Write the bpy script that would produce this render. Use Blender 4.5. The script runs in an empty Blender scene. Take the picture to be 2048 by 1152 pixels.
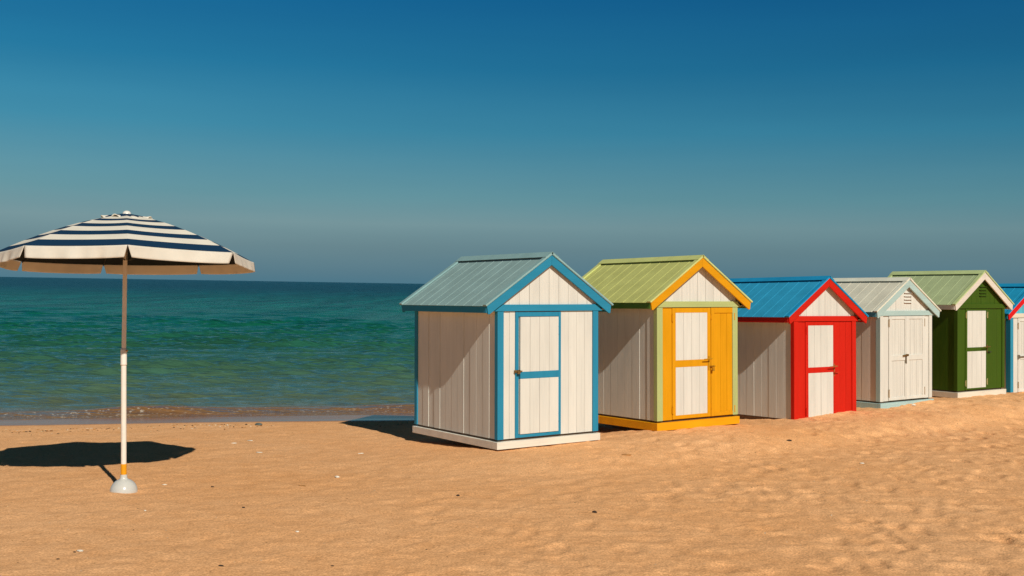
import bpy, bmesh, math, random
import numpy as np
from mathutils import Matrix, Vector

random.seed(7)
rng = np.random.default_rng(11)
sc = bpy.context.scene
COL = sc.collection

# ------------------------------------------------------------------ frames
# Everything on the beach is laid out in a level frame whose origin is the
# photographer's eye (x right, y forward, z up, metres). The beach as a whole
# leans by under one degree against the sea's true level (frame -> world).
TILT = math.atan(0.0165)
EYE = 1.85                                   # eye height above the sea
T = Matrix.Translation((0, 0, EYE)) @ Matrix.Rotation(-TILT, 4, 'Y')
T_np = np.array(T)


def to_world(P):
    return P @ T_np[:3, :3].T + T_np[:3, 3]


# ------------------------------------------------------------------ helpers
class MB:
    """collects faces of one part; every box, bar or tube goes into ONE mesh"""

    def __init__(self):
        self.v = []; self.f = []; self.t = []; self.s = []

    def add(self, vs, fs, tone=0.0, smooth=False):
        b = len(self.v)
        self.v += [tuple(p) for p in vs]
        for f in fs:
            self.f.append([b + i for i in f]); self.t.append(tone); self.s.append(smooth)

    def box(self, a, b, tone=0.0):
        (x0, y0, z0), (x1, y1, z1) = a, b
        vs = [(x0, y0, z0), (x1, y0, z0), (x1, y1, z0), (x0, y1, z0),
              (x0, y0, z1), (x1, y0, z1), (x1, y1, z1), (x0, y1, z1)]
        self.add(vs, [(0, 3, 2, 1), (4, 5, 6, 7), (0, 1, 5, 4), (1, 2, 6, 5), (2, 3, 7, 6), (3, 0, 4, 7)], tone)

    def prism(self, poly, fn, n0, n1, tone=0.0):
        """poly of (a, w); fn(a, n, w) -> xyz; extruded from n0 to n1"""
        k = len(poly)
        vs = [fn(a, n0, w) for a, w in poly] + [fn(a, n1, w) for a, w in poly]
        fs = [tuple(range(k - 1, -1, -1)), tuple(range(k, 2 * k))]
        fs += [(i, (i + 1) % k, k + (i + 1) % k, k + i) for i in range(k)]
        self.add(vs, fs, tone)

    def tube(self, p, q, r0, r1=None, n=16, caps=True):
        r1 = r0 if r1 is None else r1
        p, q = Vector(p), Vector(q)
        d = (q - p).normalized()
        a = d.orthogonal().normalized(); b = d.cross(a)
        vs = []
        for c, r in ((p, r0), (q, r1)):
            for i in range(n):
                t = 2 * math.pi * i / n
                vs.append(c + a * (r * math.cos(t)) + b * (r * math.sin(t)))
        self.add(vs, [(i, (i + 1) % n, n + (i + 1) % n, n + i) for i in range(n)], 0, True)
        if caps:
            self.add(vs[:n], [tuple(range(n - 1, -1, -1))]); self.add(vs[n:], [tuple(range(n))])

    def lathe(self, prof, c=(0, 0, 0), n=40):
        vs = []; fs = []
        for r, z in prof:
            for i in range(n):
                t = 2 * math.pi * i / n
                vs.append((c[0] + r * math.cos(t), c[1] + r * math.sin(t), c[2] + z))
        for j in range(len(prof) - 1):
            for i in range(n):
                fs.append((j * n + i, j * n + (i + 1) % n, (j + 1) * n + (i + 1) % n, (j + 1) * n + i))
        self.add(vs, fs, 0, True)

    def build(self, name, mat, parent=None, bevel=0.0, fix=True):
        me = bpy.data.meshes.new(name)
        me.from_pydata(self.v, [], self.f)
        me.attributes.new('tone', 'FLOAT', 'FACE').data.foreach_set('value', self.t)
        me.polygons.foreach_set('use_smooth', self.s)
        if fix:
            bm = bmesh.new(); bm.from_mesh(me)
            bmesh.ops.recalc_face_normals(bm, faces=bm.faces)
            bm.to_mesh(me); bm.free()
        me.materials.append(mat)
        o = bpy.data.objects.new(name, me)
        COL.objects.link(o)
        if parent:
            o.parent = parent
        if bevel:
            m = o.modifiers.new('edge', 'BEVEL'); m.width = bevel; m.segments = 2
            m.limit_method = 'ANGLE'; m.angle_limit = math.radians(40)
        return o


def tag(o, label=None, cat=None, group=None, kind=None):
    if label: o['label'] = label
    if cat: o['category'] = cat
    if group: o['group'] = group
    if kind: o['kind'] = kind
    return o


def empty(name, M):
    o = bpy.data.objects.new(name, None)
    COL.objects.link(o)
    o.empty_display_size = 0.2
    o.matrix_world = M
    return o


# ------------------------------------------------------------------ materials
def nodes_of(name):
    m = bpy.data.materials.new(name); m.use_nodes = True
    nt = m.node_tree
    return m, nt, nt.nodes, nt.links, nt.nodes['Principled BSDF']


def ramp(n, stops, interp='LINEAR'):
    r = n.new('ShaderNodeValToRGB'); e = r.color_ramp.elements
    r.color_ramp.interpolation = interp
    while len(e) < len(stops): e.new(0.5)
    for i, (p, c) in enumerate(stops):
        e[i].position = p
        e[i].color = c if len(c) == 4 else (*c, 1)
    return r


def g(v): return (v, v, v, 1)


def coords(n, l, scale, seed=True, kind='Object'):
    tc = n.new('ShaderNodeTexCoord')
    mp = n.new('ShaderNodeMapping'); mp.inputs['Scale'].default_value = scale
    l.new(tc.outputs[kind], mp.inputs['Vector'])
    if seed:
        oi = n.new('ShaderNodeObjectInfo')
        mu = n.new('ShaderNodeMath'); mu.operation = 'MULTIPLY'; mu.inputs[1].default_value = 37.0
        l.new(oi.outputs['Random'], mu.inputs[0]); l.new(mu.outputs[0], mp.inputs['Location'])
    return mp


def mixc(n, l, fac, a, b, mode='MIX'):
    m = n.new('ShaderNodeMix'); m.data_type = 'RGBA'; m.blend_type = mode
    for sock, val in ((m.inputs[0], fac), (m.inputs[6], a), (m.inputs[7], b)):
        if isinstance(val, (int, float)): sock.default_value = val
        elif isinstance(val, tuple): sock.default_value = val if len(val) == 4 else (*val, 1)
        else: l.new(val, sock)
    return m.outputs[2]


_paint = {}


def paint(col, rough=0.55, grain='Z', wear=0.5, bump=0.25):
    """brushed exterior paint over sawn boards: grain along the board, faint mottling and dirt"""
    key = (col, rough, grain, wear, bump)
    if key in _paint: return _paint[key]
    m, nt, n, l, b = nodes_of('paint')
    sc_g = {'Z': (70, 70, 2.2), 'X': (2.2, 70, 70), 'Y': (70, 2.2, 70)}[grain]
    sc_m = {'Z': (9, 9, 1.6), 'X': (1.6, 9, 9), 'Y': (9, 1.6, 9)}[grain]
    gr = n.new('ShaderNodeTexNoise'); gr.inputs['Scale'].default_value = 1; gr.inputs['Detail'].default_value = 3
    l.new(coords(n, l, sc_g).outputs[0], gr.inputs['Vector'])
    mo = n.new('ShaderNodeTexNoise'); mo.inputs['Scale'].default_value = 1; mo.inputs['Detail'].default_value = 4
    l.new(coords(n, l, sc_m).outputs[0], mo.inputs['Vector'])
    r1 = ramp(n, [(0.3, g(1 - 0.16 * wear)), (0.7, g(1.0 + 0.05 * wear))])
    l.new(mo.outputs['Fac'], r1.inputs[0])
    r2 = ramp(n, [(0.25, g(1 - 0.12 * wear)), (0.6, g(1.0))])
    l.new(gr.outputs['Fac'], r2.inputs[0])
    c = mixc(n, l, 1.0, (*col, 1), r1.outputs[0], 'MULTIPLY')
    c = mixc(n, l, 1.0, c, r2.outputs[0], 'MULTIPLY')
    at = n.new('ShaderNodeAttribute'); at.attribute_name = 'tone'
    ad = n.new('ShaderNodeMath'); ad.operation = 'ADD'; ad.inputs[1].default_value = 1.0
    l.new(at.outputs['Fac'], ad.inputs[0])
    cc = n.new('ShaderNodeCombineColor')
    for i in range(3): l.new(ad.outputs[0], cc.inputs[i])
    c = mixc(n, l, 1.0, c, cc.outputs[0], 'MULTIPLY')
    # small scuffs and stains
    sp = n.new('ShaderNodeTexNoise'); sp.inputs['Scale'].default_value = 1; sp.inputs['Detail'].default_value = 6
    l.new(coords(n, l, (16, 16, 11)).outputs[0], sp.inputs['Vector'])
    r3 = ramp(n, [(0.66, g(0)), (0.78, g(0.22 * wear))])
    l.new(sp.outputs['Fac'], r3.inputs[0])
    dirt = tuple(0.45 * x + 0.06 * y for x, y in zip(col, (0.5, 0.36, 0.2)))
    c = mixc(n, l, r3.outputs[0], c, (*dirt, 1))
    l.new(c, b.inputs['Base Color'])
    rr = ramp(n, [(0.3, g(rough - 0.1)), (0.7, g(min(1, rough + 0.12)))])
    l.new(mo.outputs['Fac'], rr.inputs[0]); l.new(rr.outputs[0], b.inputs['Roughness'])
    b.inputs['Specular IOR Level'].default_value = 0.2
    bp = n.new('ShaderNodeBump'); bp.inputs['Strength'].default_value = bump; bp.inputs['Distance'].default_value = 0.004
    ad2 = n.new('ShaderNodeMath'); ad2.operation = 'ADD'
    l.new(gr.outputs['Fac'], ad2.inputs[0]); l.new(mo.outputs['Fac'], ad2.inputs[1])
    l.new(ad2.outputs[0], bp.inputs['Height']); l.new(bp.outputs[0], b.inputs['Normal'])
    _paint[key] = m
    return m


def sheet_metal(col):
    m, nt, n, l, b = nodes_of('painted_sheet_metal')
    a = n.new('ShaderNodeTexNoise'); a.inputs['Scale'].default_value = 1; a.inputs['Detail'].default_value = 5
    l.new(coords(n, l, (5, 5, 5)).outputs[0], a.inputs['Vector'])
    f = n.new('ShaderNodeTexNoise'); f.inputs['Scale'].default_value = 1; f.inputs['Detail'].default_value = 2
    l.new(coords(n, l, (160, 160, 160)).outputs[0], f.inputs['Vector'])
    r1 = ramp(n, [(0.3, g(0.88)), (0.7, g(1.05))]); l.new(a.outputs['Fac'], r1.inputs[0])
    r2 = ramp(n, [(0.35, g(0.86)), (0.65, g(1.06))]); l.new(f.outputs['Fac'], r2.inputs[0])
    c = mixc(n, l, 1.0, (*col, 1), r1.outputs[0], 'MULTIPLY')
    c = mixc(n, l, 1.0, c, r2.outputs[0], 'MULTIPLY')
    l.new(c, b.inputs['Base Color'])
    b.inputs['Roughness'].default_value = 0.55
    b.inputs['Specular IOR Level'].default_value = 0.2
    bp = n.new('ShaderNodeBump'); bp.inputs['Strength'].default_value = 0.12; bp.inputs['Distance'].default_value = 0.003
    l.new(f.outputs['Fac'], bp.inputs['Height']); l.new(bp.outputs[0], b.inputs['Normal'])
    return m


def plain(name, col, rough=0.5, metal=0.0, var=0.1, spec=0.5):
    m, nt, n, l, b = nodes_of(name)
    a = n.new('ShaderNodeTexNoise'); a.inputs['Scale'].default_value = 1; a.inputs['Detail'].default_value = 4
    l.new(coords(n, l, (25, 25, 25)).outputs[0], a.inputs['Vector'])
    r = ramp(n, [(0.3, g(1 - var)), (0.7, g(1 + var * 0.4))]); l.new(a.outputs['Fac'], r.inputs[0])
    l.new(mixc(n, l, 1.0, (*col, 1), r.outputs[0], 'MULTIPLY'), b.inputs['Base Color'])
    b.inputs['Roughness'].default_value = rough; b.inputs['Metallic'].default_value = metal
    b.inputs['Specular IOR Level'].default_value = spec
    return m


WHITE = (0.70, 0.695, 0.64)
CREAM = (0.74, 0.68, 0.56)
BRASS = plain('weathered_brass', (0.32, 0.2, 0.07), 0.45, 0.8, 0.3)
STEEL = plain('dull_steel', (0.32, 0.27, 0.2), 0.45, 0.8, 0.3)
TANM = plain('tan_metal', (0.42, 0.32, 0.2), 0.5)
DARKWOOD = plain('raw_timber', (0.16, 0.1, 0.06), 0.8)

# ------------------------------------------------------------------ beach huts
HUTS = [
    # X, Y, Z, yaw, lean, pitch, W, D, H, front overhang, eave overhang, ridge rise, base height, base lip
    (-0.144, 10.641, -1.543, 0.618, 0.002, -0.010, 1.303, 1.638, 1.277, 0.034, 0.151, 0.581, 0.094, 0.015),
    (1.621, 11.952, -1.524, 0.622, 0.000, -0.015, 1.305, 1.613, 1.270, 0.069, 0.153, 0.574, 0.108, 0.014),
    (3.522, 13.364, -1.686, 0.645, 0.003, -0.023, 1.280, 1.550, 1.227, 0.057, 0.165, 0.557, 0.100, 0.020),
    (4.966, 14.447, -1.580, 0.635, 0.004, -0.010, 1.222, 1.550, 1.159, 0.041, 0.127, 0.504, 0.100, 0.017),
    (6.476, 15.575, -1.546, 0.603, 0.006, -0.008, 1.221, 1.482, 1.200, 0.052, 0.132, 0.542, 0.102, 0.016),
    (7.800, 16.758, -1.693, 0.611, 0.004, -0.010, 1.225, 1.470, 1.176, 0.049, 0.137, 0.519, 0.098, 0.016),
]


def hut_matrix(q):
    X, Y, Z, yaw, lean, pl = q[:6]
    return (T @ Matrix.Translation((X, Y, Z)) @ Matrix.Rotation(lean, 4, 'Y')
            @ Matrix.Rotation(pl, 4, 'X') @ Matrix.Rotation(yaw, 4, 'Z'))


def splits(a0, a1, w, first=None):
    """board edges between a0 and a1, about w wide"""
    if first is not None:
        e = [a0, first]
        while e[-1] + w < a1 - 0.02: e.append(e[-1] + w)
        return e + [a1]
    k = max(1, round((a1 - a0) / w))
    return [a0 + (a1 - a0) * i / k for i in range(k + 1)]


def boards(mb, edges, w0, w1, fn, thick=0.016, gap=0.0017, jit=0.0012, top=None, peak=None, rs=None, tone=0.022):
    """vertical boards; fn(a, n, w) places them; top(a) clips them under a roof line"""
    rs = rs or random
    for a, b in zip(edges[:-1], edges[1:]):
        a, b = a + gap / 2, b - gap / 2
        n1 = thick + rs.uniform(-jit, jit)
        t = rs.uniform(-tone, tone * 0.6)
        if top is None:
            poly = [(a, w0), (b, w0), (b, w1), (a, w1)]
        else:
            ta, tb = max(top(a), w0 + 1e-4), max(top(b), w0 + 1e-4)
            poly = [(a, w0), (b, w0), (b, tb)]
            if peak is not None and a < peak < b: poly.append((peak, top(peak)))
            poly.append((a, ta))
        mb.prism(poly, fn, 0.0, n1, t)


def make_hut(q, sp):
    X, Y, Z, yaw, lean, pl, W, D, H, of, oe, hr, hb, ob = q
    rs = random.Random(sp['seed'])
    root = empty('beach_hut', hut_matrix(q))
    tag(root, sp['label'], 'beach hut', 'beach huts in a row along the shore')
    HE = 0.06
    slope = (hr - HE) / (W / 2 + oe)
    roofz = lambda u: H + HE + slope * (min(u, W - u) + oe)          # top of the barge boards
    TS = 0.012                                                        # how far the corner boards stand proud
    fF = lambda a, n, w: (a, TS + 0.018 - n, w)                       # front
    fB = lambda a, n, w: (a, D - TS - 0.018 + n, w)
    fL = lambda a, n, w: (TS + 0.018 - n, a, w)
    fR = lambda a, n, w: (W - TS - 0.018 + n, a, w)
    side, front = paint(sp['side']), paint(sp['front'])
    tw, sw = sp['trim_w']                                             # corner board: front width, side width
    # base and floor
    if sp.get('base'):
        m = MB()
        zt = -0.02
        m.box((-ob, -ob, -hb), (W + ob, 0.035, zt))
        m.box((-ob, D - 0.035, -hb), (W + ob, D + ob, zt))
        m.box((-ob, 0.036, -hb), (0.035, D - 0.036, zt - 0.0005))
        m.box((W - 0.035, 0.036, -hb), (W + ob, D - 0.036, zt - 0.0005))
        m.build('base', paint(sp['base'], grain='X', wear=0.8), root, 0.003)
    m = MB(); m.box((0.03, 0.04, -0.05), (W - 0.03, D - 0.04, -0.004)); m.build('floor', DARKWOOD, root)
    # side and back walls
    for fn in (fL, fR):
        m = MB()
        m.prism([(0.02, 0), (D - 0.02, 0), (D - 0.02, H), (0.02, H)], fn, -0.02, 0.002)
        boards(m, splits(sw - 0.004, D - sw + 0.004, sp.get('bw', 0.121)), 0.002, H + 0.02, fn, 0.016, 0.0018, 0.0030, rs=rs, tone=0.02)
        m.build('wall', side, root)
    m = MB()
    m.prism([(0.02, 0), (W - 0.02, 0), (W - 0.02, H), (0.02, H)], fB, -0.02, 0.002)
    boards(m, splits(tw, W - tw, 0.12), 0.002, H + 0.02, fB, rs=rs)
    m.build('wall', side, root)
    # front wall around the door opening
    d0, d1 = sp['opening']
    m = MB()
    m.prism([(0.02, 0), (W - 0.02, 0), (W - 0.02, H), (0.02, H)], fF, -0.02, 0.001)
    boards(m, splits(tw + 0.001, d0 - 0.002, 0.118, sp.get('fl')), 0.002, H + 0.004, fF, rs=rs)
    if W - tw - d1 > 0.05:
        boards(m, splits(d1 + 0.002, W - tw - 0.001, 0.112), 0.002, H + 0.004, fF, rs=rs)
    m.build('wall', front, root)
    # gables
    under = lambda a: roofz(a) - 0.05
    for k, fn in enumerate((fF, fB)):
        m = MB()
        boards(m, splits(0.02, W - 0.02, 0.124), H + 0.005, 0, fn, 0.0165, 0.0035, 0.0015, under, W / 2, rs, 0.03)
        m.prism([(0.03, H + 0.01), (W - 0.03, H + 0.01), (W - 0.03, under(W - 0.03) - .01), (W / 2, under(W / 2) - .02), (0.03, under(0.03) - .01)], fn, -0.02, 0.001)
        gb = m.build('gable', paint(sp['gable']), root)
        if k == 0 and sp.get('vent'):
            u0, u1, zs = sp['vent']
            for z in zs:
                v = MB()
                y0 = TS + 0.018 - 0.0165
                # a louvre blade: tilted lip standing out of the gable over a strip painted as slot shade
                v.add([(u0, y0 + .004, z + .012), (u1, y0 + .004, z + .012), (u1, y0 - .019, z + .003), (u0, y0 - .019, z + .003),
                       (u0, y0 + .004, z + .008), (u1, y0 + .004, z + .008), (u1, y0 - .019, z - .000), (u0, y0 - .019, z - .000)],
                      [(0, 1, 2, 3), (7, 6, 5, 4), (0, 4, 5, 1), (1, 5, 6, 2), (2, 6, 7, 3), (3, 7, 4, 0)])
                v.build('louvre', paint(sp['gable']), gb)
                v = MB()
                v.box((u0 + .003, y0 - .0035, z - .008), (u1 - .003, y0 + .002, z + .007))
                v.build('louvre_slot_shade', sp['slot'], gb)  # flat strip, the slot's shadow put into its colour
    # corner boards (one L-shaped board pair each)
    cm = sp['trim']
    for (cx, cy) in ((0, 0), (1, 0), (0, 1), (1, 1)):
        m = MB()
        fx = (lambda u: u) if cx == 0 else (lambda u: W - u)
        fy = (lambda v: v) if cy == 0 else (lambda v: D - v)
        def bx(u0, u1, v0, v1, tone):
            a, b = sorted((fx(u0), fx(u1))); c, d = sorted((fy(v0), fy(v1)))
            m.box((a, c, 0.0 if cy == 0 else 0.001), (b, d, H + (0.003 if cy == 0 else 0.02)), tone)
        bx(0.0012, tw, 0.0, 0.0285, 0)          # front face
        bx(0.0, 0.0285, 0.001 if True else 0, sw, -0.02)
        mat = paint(cm[0])
        if len(cm) > 1 and cy == 0:
            o = m.build('corner_board', paint(cm[1]), root, 0.0025)
            o.data.materials.append(paint(cm[0]))
            for p in o.data.polygons:          # the board's return on the side wall keeps its own paint
                c = p.center
                p.material_index = 1 if abs((c.x if cx == 0 else W - c.x)) < 0.0015 or (c.y > 0.03) else 0
        else:
            m.build('corner_board', mat, root, 0.0025)
    # frieze board under the gable
    if sp.get('frieze'):
        for k, fn in enumerate((fF, fB)):
            m = MB()
            lo = lambda w: (w - (H + HE - 0.105)) / slope - oe - 0.0
            a, b = max(-0.05, lo(H + .002) - .02), max(0.0, lo(H + 0.07) - .02)
            m.prism([(a, H + 0.0035), (W - a, H + 0.0035), (W - b, H + 0.071), (b, H + 0.071)], fn, 0.017, 0.036)
            m.build('frieze_board', paint(sp['frieze'], grain='X'), root, 0.002)
    # barge boards
    for k in (0, 1):
        y0, y1 = (-of, -of + 0.02) if k == 0 else (D + of - 0.02, D + of)
        for s in (0, 1):
            m = MB()
            uu = (lambda u: u) if s == 0 else (lambda u: W - u)
            vd = 0.105
            mid = W / 2 - 0.0006
            rz = lambda u: H + HE + slope * (u + oe)
            poly = [(-oe, rz(-oe)), (-oe + 0.012, rz(-oe) - 0.083), (-oe + .03, rz(-oe + .03) - vd), (mid, rz(mid) - vd), (mid, rz(mid))]
            m.prism([(uu(a), w) for a, w in poly], lambda a, n, w: (a, n, w), y0, y1, rs.uniform(-.02, .02))
            m.build('barge_board', paint(sp['barge'], grain='X', wear=0.6), root, 0.003)
    # eave fascia
    for s in (0, 1):
        m = MB()
        a, b = (-oe + 0.001, -oe + 0.019) if s == 0 else (W + oe - 0.019, W + oe - 0.001)
        m.box((a, -of + 0.021, H - 0.012), (b, D + of - 0.021, H + HE - 0.004))
        m.build('fascia_board', paint(sp['fascia'], grain='Y'), root, 0.003)
        # soffit lining between wall and fascia
        m = MB()
        a, b = (-oe + 0.0195, 0.012) if s == 0 else (W - 0.012, W + oe - 0.0195)
        m.box((a, 0.014, H + 0.012), (b, D - 0.014, H + 0.022))
        m.build('soffit', paint(sp['soffit'], grain='Y'), root)
    # roof sheets: trapezoidal ribs running from ridge to eave
    rm, cap = sheet_metal(sp['roof']), sheet_metal(sp['cap'])
    L = math.hypot(W / 2 + oe, hr - HE)
    cs, sn = (W / 2 + oe) / L, (hr - HE) / L
    for s in (0, 1):
        def fn(t, n, v):       # t down the slope from the ridge, n above it, v along the ridge
            u = W / 2 - t * cs - n * (sn) if True else 0
            w = H + hr - t * sn + n * cs
            return (u if s == 0 else W - u, v, w)
        prof = []
        v, v1 = -of - 0.008, D + of + 0.008
        pitch = sp.get('rib', 0.178)
        nr = int((v1 - v) / pitch); off = (v1 - v - nr * pitch) / 2 + pitch * 0.5
        prof.append((v, 0.003))
        for i in range(nr):
            c = v + off + i * pitch
            prof += [(c - 0.009, 0.003), (c - 0.004, 0.0058), (c + 0.004, 0.0058), (c + 0.009, 0.003)]
        prof.append((v1, 0.003))
        m = MB()
        k = len(prof); Le = L + 0.012
        rows = [(0.004, 0.0), (Le, 0.0)]
        vs = []
        for t, _ in rows:
            vs += [fn(t, n + 0.001, y) for y, n in prof]
        for t, _ in rows:
            vs += [fn(t, n - 0.0015, y) for y, n in prof]
        fs = [(i, i + 1, k + i + 1, k + i) for i in range(k - 1)]
        fs += [(2 * k + i, 3 * k + i, 3 * k + i + 1, 2 * k + i + 1) for i in range(k - 1)]
        fs += [(k + i, k + i + 1, 3 * k + i + 1, 3 * k + i) for i in range(k - 1)]
        fs += [(i, 2 * k + i, 2 * k + i + 1, i + 1) for i in range(k - 1)]
        fs += [(0, k, 3 * k, 2 * k), (k - 1, 3 * k - 1, 4 * k - 1, 2 * k - 1)]
        m.add(vs, fs)
        # plywood deck under the sheet
        o = m.build('roof_sheet', rm, root)
        m = MB()
        for (t0, t1, y0, y1) in ((0.03, L - 0.03, -of + 0.021, D + of - 0.021),):
            m.add([fn(t0, -0.012, y0), fn(t1, -0.012, y0), fn(t1, -0.012, y1), fn(t0, -0.012, y1),
                   fn(t0, -0.03, y0), fn(t1, -0.03, y0), fn(t1, -0.03, y1), fn(t0, -0.03, y1)],
                  [(0, 1, 2, 3), (7, 6, 5, 4), (0, 4, 5, 1), (1, 5, 6, 2), (2, 6, 7, 3), (3, 7, 4, 0)])
        m.build('roof_deck', paint(sp['soffit'], grain='Y'), root)
        # flashing strips along both rakes
        for (ya, yb) in ((-of - 0.011, -of + 0.045), (D + of - 0.045, D + of + 0.011)):
            m = MB()
            m.add([fn(0.002, 0.022, ya), fn(Le + .002, 0.022, ya), fn(Le + .002, 0.022, yb), fn(0.002, 0.022, yb),
                   fn(0.002, 0.006, ya), fn(Le + .002, 0.006, ya), fn(Le + .002, 0.0065, yb), fn(0.002, 0.0065, yb)],
                  [(0, 1, 2, 3), (7, 6, 5, 4), (0, 4, 5, 1), (1, 5, 6, 2), (2, 6, 7, 3), (3, 7, 4, 0)])
            m.build('rake_flashing', cap, root)
    # ridge cap, folded over the ridge
    m = MB()
    cw = 0.085
    def rp(t, n, s):
        u = W / 2 - t * cs - n * sn; w = H + hr - t * sn + n * cs
        return (u if s == 0 else W - u), w
    top = H + hr + 0.027 / cs
    P = [rp(cw, 0.027, 0), (W / 2, top), rp(cw, 0.027, 1), rp(cw, 0.0235, 1), (W / 2, top - 0.0045), rp(cw, 0.0235, 0)]
    y0, y1 = -of - 0.013, D + of + 0.013
    vs = [(a, y0, w) for a, w in P] + [(a, y1, w) for a, w in P]
    m.add(vs, [(0, 1, 4, 5), (1, 2, 3, 4), (11, 10, 7, 6), (10, 9, 8, 7),
               (0, 6, 7, 1), (1, 7, 8, 2), (2, 8, 9, 3), (3, 9, 10, 4), (4, 10, 11, 5), (5, 11, 6, 0)])
    m.build('ridge_cap', cap, root)
    sp['door'](root, q, sp, rs)
    return root


def leaf(root, rs, r, panels, frame_col, panel_col, out=0.022, frame_out=None, rails=(), pw=0.118, first=None, recessed=False, pname='panel', label=None):
    """a boarded door leaf: r = (u0, u1, w0, w1); panels = board fields inside it"""
    yb = 0.03
    u0, u1, w0, w1 = r
    m = MB()
    # stiles and rails fill everything between the panels
    us = sorted({u0, u1} | {p[0] for p in panels} | {p[1] for p in panels})
    pu0, pu1 = min(p[0] for p in panels), max(p[1] for p in panels)
    fo = out if frame_out is None else frame_out
    if pu0 - u0 > 0.003: m.box((u0, yb - fo, w0), (pu0, yb, w1), rs.uniform(-.02, .02))
    if u1 - pu1 > 0.003: m.box((pu1, yb - fo, w0), (u1, yb, w1), rs.uniform(-.02, .02))
    ws = [w0]
    for p in sorted(panels, key=lambda p: p[2]): ws += [p[2], p[3]]
    ws.append(w1)
    for a, b in zip(ws[0::2], ws[1::2]):
        if b - a > 0.003: m.box((pu0 + .0005, yb - fo + .0008, a), (pu1 - .0005, yb, b), rs.uniform(-.02, .02))
    m.box((u0 + .004, yb - 0.004, w0 + .004), (u1 - .004, yb + 0.012, w1 - .004))
    d = m.build('door', paint(frame_col, wear=0.5), root, 0.0025)
    if label: d['label'] = label
    for p in panels:
        mm = MB()
        po = (fo - 0.010) if recessed else out
        boards(mm, splits(p[0], p[1], pw, first), p[2], p[3], lambda a, n, w: (a, yb - n, w), po, 0.003, 0.0012, rs=rs, tone=0.03)
        mm.build(pname, paint(panel_col), d)
    return d


def hinge(d, u, w, mat, h=0.075, out=0.03):
    m = MB()
    y = 0.03 - out
    m.tube((u, y, w - h / 2), (u, y, w + h / 2), 0.006, n=8)
    m.box((u - 0.011, y + .003, w - h / 2 + .004), (u + 0.011, y + .009, w + h / 2 - .004))
    for z in (w - h / 2, w + h / 2): m.lathe([(0, -.006), (.008, -.003), (.008, .003), (0, .006)], (u, y, z), 8)
    m.build('hinge', mat, d)


def lever(d, u0, u1, w, drop, mat):
    """lever handle on a long back plate"""
    m = MB()
    y = 0.004
    m.tube((u1, y + .005, w), (u1, y - 0.05, w), 0.008, n=10)
    m.tube((u1 + .004, y - 0.048, w), (u0, y - 0.044, w - .004), 0.0075, 0.006, n=10)
    m.box((u1 - 0.009, y - 0.003, w - drop), (u1 + 0.009, y + 0.003, w + 0.03))
    m.build('handle', mat, d)


def hasp(d, u0, u1, w, mat, lock=True):
    m = MB()
    y = 0.002
    m.box((u0, y - 0.014, w - .006), (u1, y + .004, w + .006))
    m.tube((u0 + .012, y - .03, w), (u0 + .012, y + .004, w), 0.008, n=8)
    m.build('hasp', mat, d)
    if lock:
        m = MB()
        c = u0 + .02
        m.box((c - .015, y - .045, w - .055), (c + .015, y - .026, w - .022))
        pts = [(c - .013, w - .024), (c - .013, w - .004), (c - .007, w + .008), (c + .007, w + .008), (c + .013, w - .004), (c + .013, w - .024)]
        for a, b in zip(pts[:-1], pts[1:]): m.tube((a[0], y - .037, a[1]), (b[0], y - .037, b[1]), .004, n=8)
        m.build('padlock', mat, d, 0.003)


BLUE = (0.022, 0.24, 0.40)
YELLOW = (0.71, 0.318, 0.003)
LGREEN = (0.44, 0.50, 0.20)
RED = (0.60, 0.014, 0.004)
PALE = (0.42, 0.575, 0.56)
GREEN = (0.046, 0.098, 0.005)
BLUE6 = (0.03, 0.27, 0.43)


def door_blue(root, q, sp, rs):
    # blue door frame standing on the wall, white two-panel leaf
    m = MB()
    m.box((0.222, 0.006, 0.004), (0.262, 0.03, 1.271)); m.box((0.770, 0.006, 0.004), (0.803, 0.03, 1.271))
    m.box((0.2625, 0.0068, 1.226), (0.7695, 0.03, 1.270)); m.box((0.2625, 0.0068, 0.004), (0.7695, 0.03, 0.036))
    m.build('door_frame', paint(BLUE), root, 0.0025)
    d = leaf(root, rs, (0.274, 0.768, 0.039, 1.223), [(0.276, 0.766, 0.040, 0.597), (0.276, 0.766, 0.668, 1.222)],
             BLUE, WHITE, out=0.032, frame_out=0.034, pw=0.1235)
    hinge(d, 0.770, 1.08, paint(BLUE)); hinge(d, 0.770, 0.18, paint(BLUE))
    m = MB()                                                          # brass barrel bolt and padlock on the left stile
    m.box((0.205, -0.006, 0.664), (0.276, 0.006, 0.688)); m.tube((0.200, -0.014, 0.676), (0.29, -0.014, 0.676), 0.007, n=8)
    for u in (0.214, 0.238, 0.262): m.box((u - .006, -0.022, 0.662), (u + .006, -0.004, 0.690))
    m.box((0.230, -0.034, 0.650), (0.256, -0.016, 0.672))
    m.build('bolt', BRASS, d, 0.002)


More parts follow.
